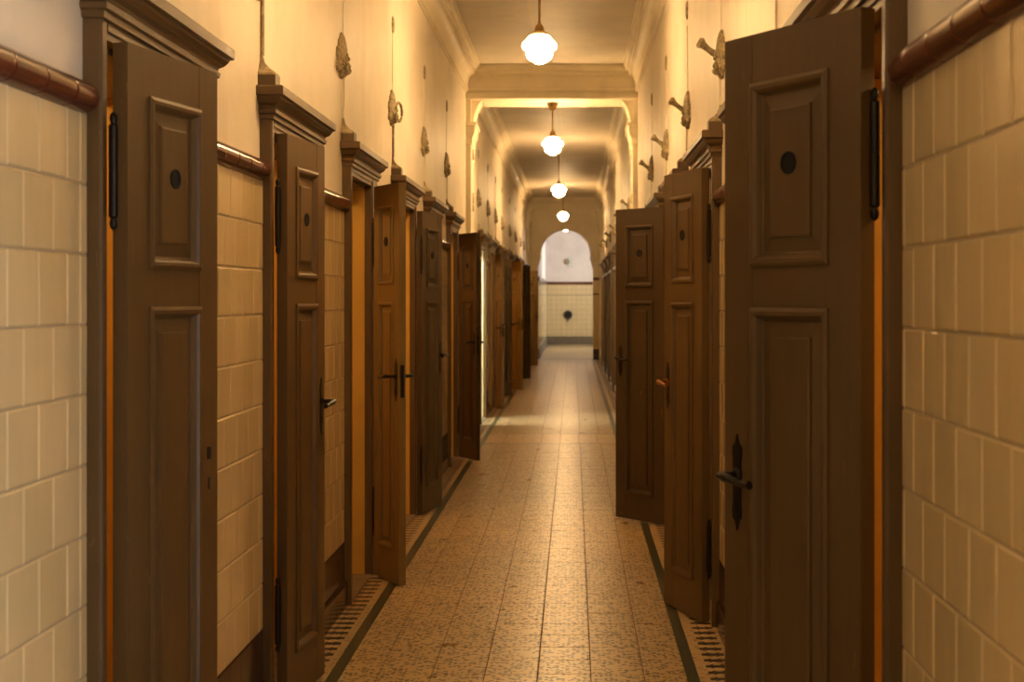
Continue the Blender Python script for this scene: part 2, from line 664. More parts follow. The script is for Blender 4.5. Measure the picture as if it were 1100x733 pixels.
# crossing strip below the beam
cs = MB()
for y0, y1 in ((S0 + .0, S0 + .03), (S1 - .03, S1)):
    cs.box(TX[0], TX[-1], y0, y1, -.01, .0002)
cs.build('crossing_line', M['green'], floor)
cs = MB()
x = TX[0]
for i in range(7):
    for j in range(4):
        w = (TX[-1] - TX[0]) / 7
        floor_tile(cs, TX[0] + i * w, TX[0] + (i + 1) * w, S0 + .03 + j * .235, S0 + .03 + (j + 1) * .235)
cs.build('crossing_band', M['band'], floor)
# green inlay lines, pale bands
for x0, x1, nm in ((-.9205, -.8757, 'border_line'), (.4252, .470, 'border_line')):
    y = Y0
    while y < YARCH:
        MB().box(x0, x1, y + .001, y + 1.199, -.01, .0003).build(nm, M['green'], floor)
        y += 1.2
for x0, x1 in ((XL - .05, -.9207), (.4702, XR + .05)):
    MB().box(x0, x1, Y0, YARCH, -.01, 0).build('border_band', M['band'], floor)


def bar_poly(l):
    h, k = .016, .027
    pts = [(0, -h), (l * .22, -h), (l * .22, -k), (l * .34, -k), (l * .34, -h), (l * .66, -h), (l * .66, -k), (l * .78, -k), (l * .78, -h), (l, -h)]
    return pts + [(a, -b) for a, b in reversed(pts)]


BL = .088
m_ = MB()
m_.prism([(a - BL / 2, b) for a, b in bar_poly(BL)], 'z', -.006, .0008)
bar_me = m_.mesh('border_bar', M['bar'])
farbar = MB()
for xc in (-.998, .554):
    y = 4.6
    while y < YARCH - .1:
        if y < 15.5:
            link('border_bar', bar_me, floor, (xc, y, 0))
        else:
            farbar.box(xc - BL / 2, xc + BL / 2, y - .014, y + .014, -.004, .0008)
        y += .088
    y = 4.6 - .088
    while y > Y0 + .1:
        farbar.box(xc - BL / 2, xc + BL / 2, y - .014, y + .014, -.004, .0008)
        y -= .088
tag(farbar.build('distant_border_bars', M['bar'], floor), kind='stuff')

# ------------------------------------------------------------------ ceiling, cornice, beam
ceiling = tag(MB().box(XL - .35, XR + .35, Y0, YARCH, ZC, ZC + .15).build('ceiling', M['ceil']), 'cream plaster corridor ceiling with coved cornice', 'ceiling', kind='structure')


def cove():
    b = 3.45
    pts = [(0, b), (.012, b), (.014, b + .012), (.028, b + .016), (.030, b + .034), (.022, b + .04)]
    for i in range(9):
        t = R(90 * i / 8)
        pts.append((.026 + .062 * (1 - math.cos(t)), b + .045 + .12 * math.sin(t)))
    pts += [(.098, b + .168), (.104, b + .19), (.104, b + .2), (.122, b + .204), (.134, b + .222), (.138, b + .238), (.152, b + .242), (.152, ZC + .002), (0, ZC + .002)]
    return pts


for side in 'LR':
    s = 1 if side == 'L' else -1
    for y0, y1 in ((Y0, YBEAM0), (YBEAM1, YARCH)):
        m_ = MB()
        m_.prism([(wx(side, 0) + s * a, b) for a, b in cove()], 'y', y0, y1)
        m_.smooth = True
        m_.build('cornice', M['mould'], ceiling)
m_ = MB()
m_.box(XR - .98 - .012, XR - .98 + .012, Y0, YBEAM0, ZC - .012, ZC + .002)
m_.box(XR - .86 - .006, XR - .86 + .006, YBEAM1, YARCH, ZC - .012, ZC + .002)
m_.box(XR - .80 - .006, XR - .80 + .006, YBEAM1, YARCH, ZC - .012, ZC + .002)
m_.build('ceiling_conduit', M['mould'], ceiling)

ZB = 3.39
beam = tag(MB().box(XL, XR, YBEAM0, YBEAM1, ZB + .02, ZC).build('trim_1', M['mould']), 'moulded plaster cross beam spanning the corridor on corbelled pilasters', 'beam', kind='structure')
for sgn, yb in ((-1, YBEAM0), (1, YBEAM1)):
    m_ = MB()
    m_.prism([(yb + sgn * a, b) for a, b in cove()], 'x', XL, XR)
    m_.smooth = True
    m_.build('cornice', M['mould'], beam)
m_ = MB()
m_.box(XL, XR, YBEAM0 - .03, YBEAM1 + .03, ZB, ZB + .045)
m_.build('soffit_board', M['mould'], beam)


def pilaster(parent, side, y0, y1):
    s = 1 if side == 'L' else -1
    X = wx(side, 0)
    m_ = MB()
    m_.box(X, X + s * .05, y0 + .03, y1 - .03, 0, ZB)
    m_.build('pilaster', M['mould'], parent)
    # stepped capital
    m_ = MB()
    rings = []
    for d, zz in ((.05, 2.93), (.06, 2.95), (.062, 3.0), (.085, 3.06), (.09, 3.12), (.105, 3.13), (.105, 3.16)):
        e = d - .05
        rings.append([(X, y0 + .03 - e, zz), (X + s * d, y0 + .03 - e, zz), (X + s * d, y1 - .03 + e, zz), (X, y1 - .03 + e, zz)])
    m_.loft(rings)
    m_.build('capital', M['mould'], parent)
    # curved haunch below the beam
    pts = [(X, 3.02), (X + s * .055, 3.02)]
    for i in range(9):
        t = R(90 * i / 8)
        pts.append((X + s * (.06 + .11 * (1 - math.cos(t))), 3.05 + (ZB - 3.05) * math.sin(t)))
    pts.append((X, ZB))
    m_ = MB()
    m_.prism(pts, 'y', y0 + .10, y1 - .10)
    m_.smooth = True
    m_.build('haunch', M['mould'], parent)
    # stucco scrolls on the pilaster face
    for zz, rr in ((2.86, .05), (2.42, .055), (2.33, .042)):
        m_ = MB()
        pts = []
        for i in range(26):
            t = i * .42
            r_ = rr * (1 - i / 34)
            pts.append((X + s * .058, (y0 + y1) / 2 + r_ * math.cos(t), zz + r_ * math.sin(t)))
        m_.tube(pts, .014, 7)
        m_.smooth = True
        m_.build('scroll', M['mould'], parent)


for side in 'LR':
    pilaster(beam, side, YBEAM0, YBEAM1)

# ------------------------------------------------------------------ arch wall and lobby
AX, AR, AZ = -.18, .575, 2.38
OL, OR_ = -.83, .45
poly = [(XL - .35, 0), (XL - .35, ZC), (XR + .35, ZC), (XR + .35, 0), (OR_, 0), (OR_, 2.10), (OR_ - .03, 2.14), (OR_ - .03, 2.20), (OR_ - .05, 2.22), (OR_ - .05, 2.29), (OR_ - .08, 2.32), (OR_ - .08, 2.38)]
for i in range(-1, 22):
    t = R(180 * i / 20)
    poly.append((AX + AR * math.cos(t), AZ + AR * 1.05 * math.sin(t)))
poly += [(OL + .08, 2.38), (OL + .08, 2.32), (OL + .05, 2.29), (OL + .05, 2.22), (OL + .03, 2.20), (OL + .03, 2.14), (OL, 2.10), (OL, 0)]
wall_far = tag(MB().prism(poly, 'y', YARCH, YARCH1).build('wall_arch', M['mould']), 'cream plaster end wall with a horseshoe arch on corbels', 'wall', kind='structure')
ring_o, ring_i = [], []
for i in range(0, 33):
    t = R(-8 + 196 * i / 32)
    ring_o.append((AX + .76 * math.cos(t), AZ + .78 * math.sin(t)))
    ring_i.append((AX + .725 * math.cos(t), AZ + .745 * math.sin(t)))
m_ = MB()
m_.prism(ring_o + ring_i[::-1], 'y', YARCH - .05, YARCH)
m_.build('arch_moulding', M['mould'], wall_far)
m_ = MB()
m_.prism([(YARCH - a, b) for a, b in cove()], 'x', XL, XR)
m_.smooth = True
m_.build('cornice', M['mould'], wall_far)
for a, b in ((XL, OL), (OR_, XR)):
    m_ = MB()
    m_.box(a, b + (.0 if b > 0 else .0), YARCH - .02, YARCH, .25, RAIL0)
    m_.build('tile_facing', M['tile'], wall_far)
    MB().box(a, b, YARCH - .045, YARCH, RAIL0, RAIL1).build('rail_tile', M['rail'], wall_far)
    MB().box(a, b, YARCH - .045, YARCH, RAIL0 - .33, RAIL0 - .30).build('accent_tile', M['rail'], wall_far)
    MB().box(a, b, YARCH - .035, YARCH, 0, .25).build('skirting_tile', M['skirt'], wall_far)
# pilasters standing before the arch wall
for side in 'LR':
    pilaster(wall_far, side, YARCH - .5, YARCH - .02)

lobby_floor = tag(MB().box(-1.3, 3.0, YARCH1, YEND, -.12, 0).build('floor_lobby', M['floor']), 'pale terrazzo floor of the lobby beyond the arch', 'floor', kind='structure')
LX, LRX = -.82, 2.4
lob = MB()
lob.box(LX - .3, LRX + .3, YEND, YEND + .3, 0, 4.2)
wall_back = tag(lob.build('wall_lobby_back', M['white']), 'white plaster lobby wall with tiled dado seen through the arch', 'wall', kind='structure')
wl = tag(MB().box(LX - .3, LX, YARCH1, YEND, 0, 4.2).build('wall_lobby_left', M['white']), 'narrow lobby side wall seen edgewise through the arch', 'wall', kind='structure')
m_ = MB()
m_.box(LRX, LRX + .3, YARCH1, 37.0, 0, 4.2).box(LRX, LRX + .3, 40.05, YEND, 0, 4.2).box(LRX, LRX + .3, 37.0, 40.05, 0, 1.4).box(LRX, LRX + .3, 37.0, 40.05, 3.0, 4.2)
tag(m_.build('wall_lobby_right', M['plaster']), 'plaster lobby wall with a large window, hidden beside the arch', 'wall', kind='structure')
m_ = MB()
for y in (37.0, 38.5, 40.0):
    m_.box(LRX + .1, LRX + .16, y, y + .05, 1.4, 3.0)
m_.box(LRX + .1, LRX + .16, 37.0, 40.05, 2.5, 2.56)
tag(m_.build('window_1', M['frame_white']), 'white window frame in the lobby side wall', 'window', kind='structure')
portal('lobby window portal', (LRX + .2, 38.5, 2.2), (0, R(90), 0), 1.6, 3.05)
m_ = MB()
m_.box(XR + .35, LRX + .3, YARCH1 - .3, YARCH1, 0, 4.2)
m_.box(LX - .3, LRX + .3, YARCH1, YEND, 4.2, 4.35)
m_.box(LX - .3, XR + .35, YARCH1 - .1, YARCH1, ZC, 4.25)
tag(m_.build('ceiling_lobby', M['ceil']), 'plaster ceiling of the lobby behind the arch', 'ceiling', kind='structure')
# lobby dado
rowsz = [RAIL0 - .1525 * i for i in range(12) if RAIL0 - .1525 * i > .2]
tb, tl = MB(), MB()
for ri, zt in enumerate(rowsz):
    zb = max(.24, zt - .1525)
    if zt - zb < .02: continue
    xx = LX
    while xx < LRX - .02:
        x1 = min(LRX, xx + .1525)
        tb.box(xx + .003, x1 - .003, YEND - .012, YEND, zb + .003, zt - .003)
        xx = x1
    y = YARCH1
    while y < YEND - .03:
        y1 = min(YEND - .02, y + .1525)
        tl.box(LX, LX + .012, y + .003, y1 - .003, zb + .003, zt - .003)
        y = y1
tag(tb.build('dado_tiles', M['tile'], wall_back), kind='stuff')
tag(tl.build('dado_tiles', M['tile'], wl), kind='stuff')
MB().box(LX, LRX, YEND - .006, YEND, .2, RAIL0).build('grout_bed', M['grout'], wall_back)
MB().box(LX, LX + .006, YARCH1, YEND, .2, RAIL0).build('grout_bed', M['grout'], wl)
MB().box(LX, LRX, YEND - .045, YEND, RAIL0, RAIL1 + .02).build('rail_tile', M['rail'], wall_back)
MB().box(LX, LX + .045, YARCH1, YEND, RAIL0, RAIL1 + .02).build('rail_tile', M['rail'], wl)
MB().box(LX, LRX, YEND - .018, YEND, RAIL0 - .33, RAIL0 - .305).build('accent_tile', M['grout'], wall_back)
MB().box(LX, LRX, YEND - .03, YEND, 0, .24).build('skirting_tile', M['sill'], wall_back)
MB().box(LX, LX + .03, YARCH1, YEND, 0, .24).build('skirting_tile', M['sill'], wl)
# round device and small plaque on the lobby wall
dv = empty('wall_gauge', (-.17, YEND - .012, .9))
m_ = MB()
m_.lathe([(.02, 0), (.125, -.0), (.135, -.03), (.12, -.05), (.10, -.052), (.09, -.04), (.02, -.04)], axis='y', seg=28)
m_.smooth = True
m_.build('housing', M['metal_grey'], dv)
m_ = MB()
m_.lathe([(.01, -.041), (.085, -.041), (.085, -.046), (.01, -.047)], axis='y', seg=24)
m_.build('dial', M['iron'], dv)
MB().box(-.012, .012, -.04, -.005, -.2, -.12).build('pull', M['iron'], dv)
tag(dv, 'dark round device on the tiled lobby wall below the rail', 'gauge')
pq = empty('wall_fitting', (-.2, YEND - .0, 2.52))
m_ = MB()
m_.box(.03, .17, -.03, 0, -.18, .16)
m_.build('cover', M['frame_white'], pq)
m_ = MB()
m_.lathe([(.01, 0), (.075, 0), (.085, -.05), (.06, -.09), (.01, -.1)], axis='y', seg=20)
m_.smooth = True
m_.build('bulb_cup', M['ornament'], pq)
tag(pq, 'small grey fitting on the white lobby wall above the rail', 'fitting')

# wall behind the camera
tag(MB().box(XL - .35, XR + .35, Y0 - .3, Y0, 0, ZC).build('wall_back', M['plaster']), 'plain plaster wall closing the corridor behind the viewpoint', 'wall', kind='structure')

# ------------------------------------------------------------------ doors
LEAF_T = .036
STILE = .095


def lathe_r(prof):
    return prof


def leaf_meshes(lw, wood):
    key = (lw, wood)
    if key in leaf_meshes.cache: return leaf_meshes.cache[key]
    mat = M[wood]
    t = LEAF_T / 2
    st = STILE * lw / .43
    zb, zt = .012, HEAD
    rails = ((zb, .178), (1.395, 1.49), (1.875, zt))
    core = MB()
    for x0, x1 in ((0, st), (lw - st, lw)):
        c = .0012
        core.box(x0, x1, -t, t, zb, zt)
    for z0, z1 in rails:
        core.box(st + .0008, lw - st - .0008, -t + .0006, t - .0006, z0, z1)
    out = {'core': core.mesh('door_leaf', mat)}
    prof = [(-.004, 0), (-.004, .005), (.004, .0085), (.012, .0075), (.017, .002), (.022, -.010), (.026, -.012), (.056, -.0075), (.057, -.002), (.062, -.0005)]
    prof = [(a * (lw / .43 if a > 0 else 1), b) for a, b in prof]
    for nm, z0, z1 in (('upper_panel', 1.49, 1.875), ('lower_panel', .178, 1.395)):
        m_ = MB()
        m_.loft(rect_rings(st, lw - st, z0, z1, prof, t, 1), False, True)
        m_.loft(rect_rings(st, lw - st, z0, z1, prof, -t, -1), False, True)
        out[nm] = m_.mesh(nm, mat)
    # spy hole, both faces
    m_ = MB()
    for sg in (1, -1):
        m_.lathe([(.0235, sg * (t - .002)), (.0235, sg * (t + .003)), (.020, sg * (t + .0035)), (.018, sg * (t + .0012)), (.001, sg * (t + .0010))], (lw / 2, 0, 1.70), 'y', 22)
    m_.smooth = True
    out['peephole'] = m_.mesh('peephole', M['black'])
    hx = lw - st * .48
    m_ = MB()
    pl = [(-.014, -.085), (-.006, -.092), (0, -.112), (.006, -.092), (.014, -.085), (.016, -.07), (.013, -.05), (.013, .04), (.016, .058), (.014, .072), (.006, .078), (0, .098), (-.006, .078), (-.014, .072), (-.016, .058), (-.013, .04), (-.013, -.05), (-.016, -.07)]
    for sg in (1, -1):
        m_.prism([(hx + a, 1.025 + b) for a, b in pl], 'y', sg * (t - .001), sg * (t + .0035))
    out['plate'] = m_.mesh('escutcheon', M['iron'])
    m_ = MB()
    for sg in (1, -1):
        m_.lathe([(.0045, sg * (t + .0045)), (.0045, sg * (t + .003))], (hx, 0, .975), 'y', 10)
        m_.box(hx - .0022, hx + .0022, sg * (t + .003), sg * (t + .0045), .955, .974)
    out['keyhole'] = m_.mesh('keyhole', M['black'])
    hs = {}
    for mk in ('iron', 'copper'):
        m_ = MB()
        for sg in (1, -1):
            y = sg * t
            pts = [(hx, y, 1.035), (hx, y + sg * .025, 1.035), (hx + .004, y + sg * .042, 1.0355), (hx - .006, y + sg * .052, 1.036), (hx - .03, y + sg * .055, 1.034), (hx - .065, y + sg * .052, 1.028), (hx - .088, y + sg * .050, 1.024), (hx - .102, y + sg * .049, 1.026)]
            m_.tube(pts, [.008, .008, .0085, .010, .0105, .0075, .007, .0095], 9)
            m_.lathe([(.016, y), (.016, y + sg * .005), (.011, y + sg * .010)], (hx, 0, 1.035), 'y', 14)
        m_.smooth = True
        hs[mk] = m_.mesh('handle', M[mk])
    out['handle'] = hs['iron']
    out['handle_copper'] = hs['copper']
    # mortice lock without handle: square spindle hole and keyhole
    m_ = MB()
    for sg in (1, -1):
        m_.box(hx - .010, hx + .010, sg * (t - .001), sg * (t + .0012), 1.02, 1.05)
        m_.box(hx - .004, hx + .004, sg * (t - .001), sg * (t + .0012), .945, .975)
    out['lockhole'] = m_.mesh('lock_hole', M['black'])
    # lock plate in the free edge
    m_ = MB()
    m_.box(lw - .0005, lw + .0015, -.010, .010, .93, 1.09)
    m_.box(lw, lw + .006, -.006, .006, 1.02, 1.05)
    out['edgeplate'] = m_.mesh('lock_plate', M['iron'])
    # long pin hinges
    m_ = MB()
    m_.lathe([(.002, -.13), (.007, -.125), (.009, -.115), (.006, -.105), (.0105, -.10), (.0105, 0), (.0095, .001), (.0105, .002), (.0105, .10), (.006, .105), (.009, .115), (.007, .125), (.002, .13)], (0, 0, 0), 'z', 10)
    m_.smooth = True
    out['hinge'] = m_.mesh('hinge', M['iron'])
    leaf_meshes.cache[key] = out
    return out


leaf_meshes.cache = {}


def add_leaf(parent, side, d, which, ang, lw, wood, handle, recess=False):
    ms = leaf_meshes(lw, wood)
    s = 1 if side == 'L' else -1
    if recess:
        n = -.0 - LEAF_T / 2
    else:
        n = .042 + .006 + LEAF_T / 2
    a = R(ang)
    if which == 'near':
        ly = d['np'] + .004
        dy, dx = math.cos(a), s * math.sin(a)
    else:
        ly = d['w'] - d['fp'] - .004
        dy, dx = -math.cos(a), s * math.sin(a)
    leaf = link('door_leaf', ms['core'], parent, (s * n, ly, 0))
    leaf.rotation_euler = (0, 0, math.atan2(dy, dx))
    link('upper_panel', ms['upper_panel'], leaf)
    link('lower_panel', ms['lower_panel'], leaf)
    link('peephole', ms['peephole'], leaf)
    if handle == 'none':
        link('lock_hole', ms['lockhole'], leaf)
    elif handle:
        link('escutcheon', ms['plate'], leaf)
        link('keyhole', ms['keyhole'], leaf)
        h = link('handle', ms['handle_copper' if handle == 'copper' else 'handle'], leaf)
        if handle == 'copper': h['label'] = 'coppery worn brass lever handle'
    link('lock_plate', ms['edgeplate'], leaf)
    if not recess:
        # the pins sit on the corner next to the post
        off = LEAF_T / 2 + .006
        sg = 1 if ((which == 'near') == (side == 'L')) else -1
        for zz in (1.70, .33):
            link('hinge', ms['hinge'], leaf, (-.006, sg * off * .55, zz))
    return leaf


CORN = [(0, 2.028), (.008, 2.030), (.010, 2.044), (.018, 2.048), (.020, 2.060), (.013, 2.066), (.016, 2.074), (.030, 2.082), (.040, 2.094), (.043, 2.101), (.052, 2.104), (.055, 2.106), (.055, 2.132), (.048, 2.138)]


def make_frame(side, d, wood):
    s = 1 if side == 'L' else -1
    w, npw, fpw = d['w'], d['np'], d['fp']
    root = empty('door', (wx(side, 0), d['y'], 0))
    P = .042
    mat = M[wood]
    for a0, a1, nm in ((0, npw, 'door_post'), (w - fpw, w, 'door_post')):
        m_ = MB()
        bead = .006
        pts = [(s * 0, a0), (s * (P - .006), a0), (s * P, a0 + .006), (s * P, a1 - .012), (s * (P - .008), a1 - .010), (s * (P - .008), a1), (0, a1)] if a0 == 0 else [(0, a0), (s * (P - .008), a0), (s * (P - .008), a0 + .010), (s * P, a0 + .012), (s * P, a1 - .006), (s * (P - .006), a1), (0, a1)]
        m_.prism(pts, 'z', 0, 2.03)
        m_.build(nm, mat, root)
        m_ = MB()                                         # reveal lining
        if a0 == 0: m_.box(s * .002, -s * .30, a1 - .02, a1, 0, HEAD + .008)
        else: m_.box(s * .002, -s * .30, a0, a0 + .02, 0, HEAD + .008)
        m_.build('jamb', M['ochre'] if d.get('leaf') != 'gone' else M['cream'], root)
    m_ = MB()
    m_.box(0, s * (P - .006), npw, w - fpw, HEAD + .006, 2.03)
    m_.box(0, s * (P - .001), npw, w - fpw, HEAD + .024, 2.03)
    m_.box(s * .002, -s * .30, npw, w - fpw, HEAD - .008, HEAD + .008)
    m_.build('header', mat, root)
    m_ = MB()
    rings = []
    for dd, zz in CORN:
        e = P + dd * .9
        rings.append([(0, -dd, zz), (s * e, -dd, zz), (s * e, w + dd, zz), (0, w + dd, zz)])
    m_.loft(rings)
    m_.build('cornice', mat, root)
    m_ = MB()
    m_.box(-s * .30, s * (P - .004), npw, w - fpw, -.004, .008)
    m_.build('threshold', M['sill'], root)
    return root


def near_post_block(root, side, wood):
    s = 1 if side == 'L' else -1
    m_ = MB()
    m_.box(0, s * .060, -.03, .045, 2.136, 2.176)
    m_.build('cap_block', M[wood], root)
    m_ = MB()
    rings = []
    for k, zz in ((1.0, 2.176), (.98, 2.184), (.55, 2.202), (.25, 2.222), (.14, 2.25)):
        cx, cy = .03, .0075
        hx_, hy_ = .030 * k, .0375 * k
        x0 = 0
        rings.append([(0, cy - hy_, zz), (s * .06 * k, cy - hy_, zz), (s * .06 * k, cy + hy_, zz), (0, cy + hy_, zz)])
    m_.loft(rings)
    m_.build('cap', M['ornament'], root)


LABELS = {
    'l1': ('brown panelled door without a handle, ajar, bare lock holes in its stile', None),
    'l2': ('brown panelled door barely ajar with black lever handle, next after the handle-less door', None),
    'l3': ('ochre brown door swung into the corridor, worn lock edge, orange reveal beside it', None),
    'l4': ('dark brown door folded back flat behind the ochre brown door', None),
    'l5': ('shut brown door between the folded-back dark door and the last door before the beam', None),
    'l6': ('dark brown door opened towards the viewer, last before the pilaster of the beam', None),
    'm1': ('open doorway with pale cream jambs just beyond the beam pilaster', None),
    'm2': ('grey brown door standing ajar right after the pale doorway', None),
    'm3': ('dark door folded back flat, between the grey brown and the ochre doors beyond the beam', None),
    'm4': ('ochre lit door standing out between two dark doors beyond the beam', None),
    'm5': ('dark door swung wide open behind the ochre lit door', None),
    'm6': ('shut brown door on the handle-less door\'s wall in the far bay', 'shut doors of the far bay beside the open ones'),
    'm7': ('ochre brown door swung wide, last open one before the arch', None),
    'm8': ('shut brown door on the handle-less door\'s wall in the far bay', 'shut doors of the far bay beside the open ones'),
    'r1': ('large dark brown door ajar with black lever handle on a long pointed plate', None),
    'r2': ('shut door hidden behind the large ajar door, only its cornice showing', None),
    'r3': ('brown door ajar with a coppery lever handle, tiled wall strip beside it', None),
    'r4': ('dark brown door swung wide into the corridor behind the coppery-handled door', None),
    'r5': ('shut door hidden by the wide open dark door, cornice showing above it', 'shut doors behind the wide open dark door'),
    'r6': ('shut door hidden by the wide open dark door, cornice showing above it', 'shut doors behind the wide open dark door'),
}
order = 0
bracket_spots = []
for side in 'LR':
    for d in DOORS[side]:
        order += 1
        if d.get('window'):
            continue
        wood = 'wood' if d['y'] < 14 or side == 'L' else 'wood_grey'
        fw = d.get('wood', wood)
        if fw == 'wood_dark' or fw == 'wood_ochre': fw = 'wood'
        root = make_frame(side, d, fw)
        root.name = 'door_%d' % order
        key = d.get('key')
        if key in LABELS:
            lab, grp = LABELS[key]
        elif key and key[0] == 's':
            lab, grp = 'shut grey brown door in the row before the arch, opposite the open doors', 'shut grey brown doors before the arch'
        else:
            lab, grp = 'shut brown panelled door behind the viewpoint', 'doors behind the viewpoint'
        tag(root, lab, 'door', grp, 'structure')
        leaf = d.get('leaf')
        opening = d['w'] - d['np'] - d['fp']
        lwood = d.get('wood', wood)
        if leaf == 'near':
            add_leaf(root, side, d, 'near', d['ang'], d['lw'], lwood, d.get('handle', 'iron'))
            lo = add_leaf(root, side, d, 'far', 0, round(opening - .43 - .012, 3) if opening - .43 < .42 else .40, wood, None, True)
        elif leaf == 'far':
            add_leaf(root, side, d, 'far', d['ang'], d['lw'], lwood, d.get('handle', 'iron'))
            # the other leaf is folded into the room behind
            l2 = add_leaf(root, side, d, 'near', 0, .30, wood, None, True)
            l2.rotation_euler = (0, 0, R(178) if side == 'L' else R(2))
            l2.location = ((-.06 if side == 'L' else .06), d['np'] + .03, 0)
        elif leaf is None:
            hw = round(opening / 2 - .006, 3)
            add_leaf(root, side, d, 'near', 0, hw, wood, 'iron', True)
            add_leaf(root, side, d, 'far', 0, hw, wood, None, True)
        near_post_block(root, side, fw)
        # rooms behind the doors that stand open
        s = 1 if side == 'L' else -1
        if leaf:
            X = wx(side, -.30)
            X2 = wx(side, -1.7)
            a, b = d['y'] - .25, d['y'] + d['w'] + .25
            m_ = MB()
            t = .05
            m_.box(X2, X2 - s * t, a, b, 0, 2.6)
            m_.box(X - s * .05, X2, a, a + t, 0, 2.6)
            m_.box(X - s * .05, X2, b - t, b, 0, 2.6)
            m_.box(X - s * .05, X2, a, b, 2.6, 2.65)
            m_.box(X - s * .0, X2, a, b, -.06, 0)
            ro = m_.build('wall_cell', M['ochre'] if leaf != 'gone' else M['cream'])
            tag(ro, 'ochre painted little room behind %s' % lab.split(',')[0].split(' with')[0] if leaf != 'gone' else 'pale room behind the open doorway beyond the beam', 'room', kind='structure')
            pl = bpy.data.lights.new('added room light', 'POINT')  # unseen point light added in each open room, without any fitting
            pl.energy = 4.6 if leaf != 'gone' else 34.0
            pl.color = (1.0, .57, .18) if leaf != 'gone' else (.85, .92, 1.0)  # the cool one stands in for daylight in the pale doorway
            pl.shadow_soft_size = .05
            po = bpy.data.objects.new('added room light', pl)
            C.objects.link(po)
            po.location = (wx(side, -.9), d['y'] + .25, 2.2)
        if d['y'] > 1.0:
            bracket_spots.append((side, d, key))

# daylight window in the right wall behind the viewpoint
wd = [d for d in DOORS['R'] if d.get('window')][0]
a, b = wd['y'] + wd['np'] * .6, wd['y'] + wd['w'] - wd['fp'] * .6
m_ = MB()
m_.box(XR + .10, XR + .16, a, a + .05, .0, HEAD).box(XR + .10, XR + .16, b - .05, b, 0, HEAD)
m_.box(XR + .10, XR + .16, a, b, .0, .08).box(XR + .10, XR + .16, a, b, HEAD - .05, HEAD + .01).box(XR + .11, XR + .15, (a + b) / 2 - .02, (a + b) / 2 + .02, .08, HEAD)
tag(m_.build('window_2', M['frame_white']), 'tall white window frame in the wall behind the viewpoint', 'window', kind='structure')
portal('corridor window portal', (XR + .2, (a + b) / 2, 1.0), (0, R(90), 0), 1.95, b - a)

# ------------------------------------------------------------------ stucco brackets above the doors
def plaque_mesh():
    out = [(0, .115), (.014, .085), (.028, .07), (.03, .045), (.048, .03), (.052, 0), (.044, -.03), (.055, -.055), (.045, -.075), (.025, -.07), (.018, -.092), (0, -.098)]
    poly = out + [(-a, b) for a, b in reversed(out[1:-1])]
    return poly


PQ = plaque_mesh()


def bracket_parts(s, arm, ringed):
    m_ = MB()
    rings = []
    for k, n in ((1.0, 0), (1.0, .010), (.86, .020), (.6, .028)):
        rings.append([(s * n, a * k * 2.2 - .06, b * k) for a, b in PQ])
    m_.loft(rings)
    for i in range(7):
        t = R(-150 + 50 * i)
        m_.lathe([(.001, 0), (.012, .006), (.012, .03), (.006, .038)], (0, .06 * math.cos(t) - .05, -.03 + .04 * math.sin(t)), 'x', 8) if s > 0 else m_.lathe([(.001, 0), (.012, -.006), (.012, -.03), (.006, -.038)], (0, .06 * math.cos(t) - .05, -.03 + .04 * math.sin(t)), 'x', 8)
    m_.smooth = True
    res = [('plaque', m_.mesh('plaque', M['ornament']))]
    # two side scrolls
    m_ = MB()
    for sg in (1, -1):
        pts = []
        for i in range(16):
            t = i * .42
            r_ = .030 * (1 - i / 22)
            pts.append((s * (.026 + .010 * i / 16), -.05 + sg * (.045 + r_ * 1.5 * math.cos(t)), -.045 + r_ * math.sin(t)))
        m_.tube(pts, .0075, 6)
    m_.smooth = True
    res.append(('scroll', m_.mesh('scroll', M['ornament'])))
    if arm:
        m_ = MB()
        pts = [(s * .02, 0, .02), (s * .04, -.005, .026), (s * .060, -.01, .040), (s * .080, -.012, .056), (s * .093, -.014, .066), (s * .103, -.015, .072)]
        m_.tube(pts, [.018, .015, .0135, .017, .026, .019], 10)
        m_.smooth = True
        res.append(('arm', m_.mesh('arm', M['ornament'])))
    if ringed:
        m_ = MB()
        pts = [(s * (.04 + .012 * math.cos(2 * math.pi * i / 20)), .012 + .045 * math.cos(2 * math.pi * i / 20), -.005 + .055 * math.sin(2 * math.pi * i / 20)) for i in range(20)]
        m_.tube(pts, .008, 7, True)
        m_.smooth = True
        res.append(('ring', m_.mesh('ring', M['ornament'])))
    return res


sets = {('L', 0): bracket_parts(1, False, False), ('L', 1): bracket_parts(1, False, True), ('R', 0): bracket_parts(-1, True, False)}
BL_LAB = {
    'l2': 'crumbling stucco bracket on a pipe above the barely ajar door',
    'l3': 'crumbling stucco bracket above the ochre brown door',
    'l4': 'stucco bracket with a ring, above the folded-back dark door',
    'l5': 'stucco bracket above the shut door before the last door of the beam bay',
    'l6': 'stucco bracket above the last door before the beam pilaster',
    'r2': 'stucco bracket with a bone-shaped arm above the large ajar door',
    'r3': 'stucco bracket with a bone-shaped arm above the coppery-handled door',
    'r4': 'stucco bracket with a bone-shaped arm above the wide open dark door',
    'r5': 'stucco bracket with a bone-shaped arm, second above the wide open dark door',
    'r6': 'stucco bracket with a bone-shaped arm, nearest to the beam pilaster',
}
STUD_LAB = {'l2': 'barely ajar door', 'l3': 'ochre brown door', 'l4': 'ringed bracket', 'l5': 'bracket after the ringed one', 'l6': 'bracket next to the beam pilaster',
            'r2': 'large ajar door', 'r3': 'coppery-handled door', 'r4': 'wide open dark door', 'r5': 'second bracket before the beam', 'r6': 'bone-armed bracket beside the beam pilaster'}
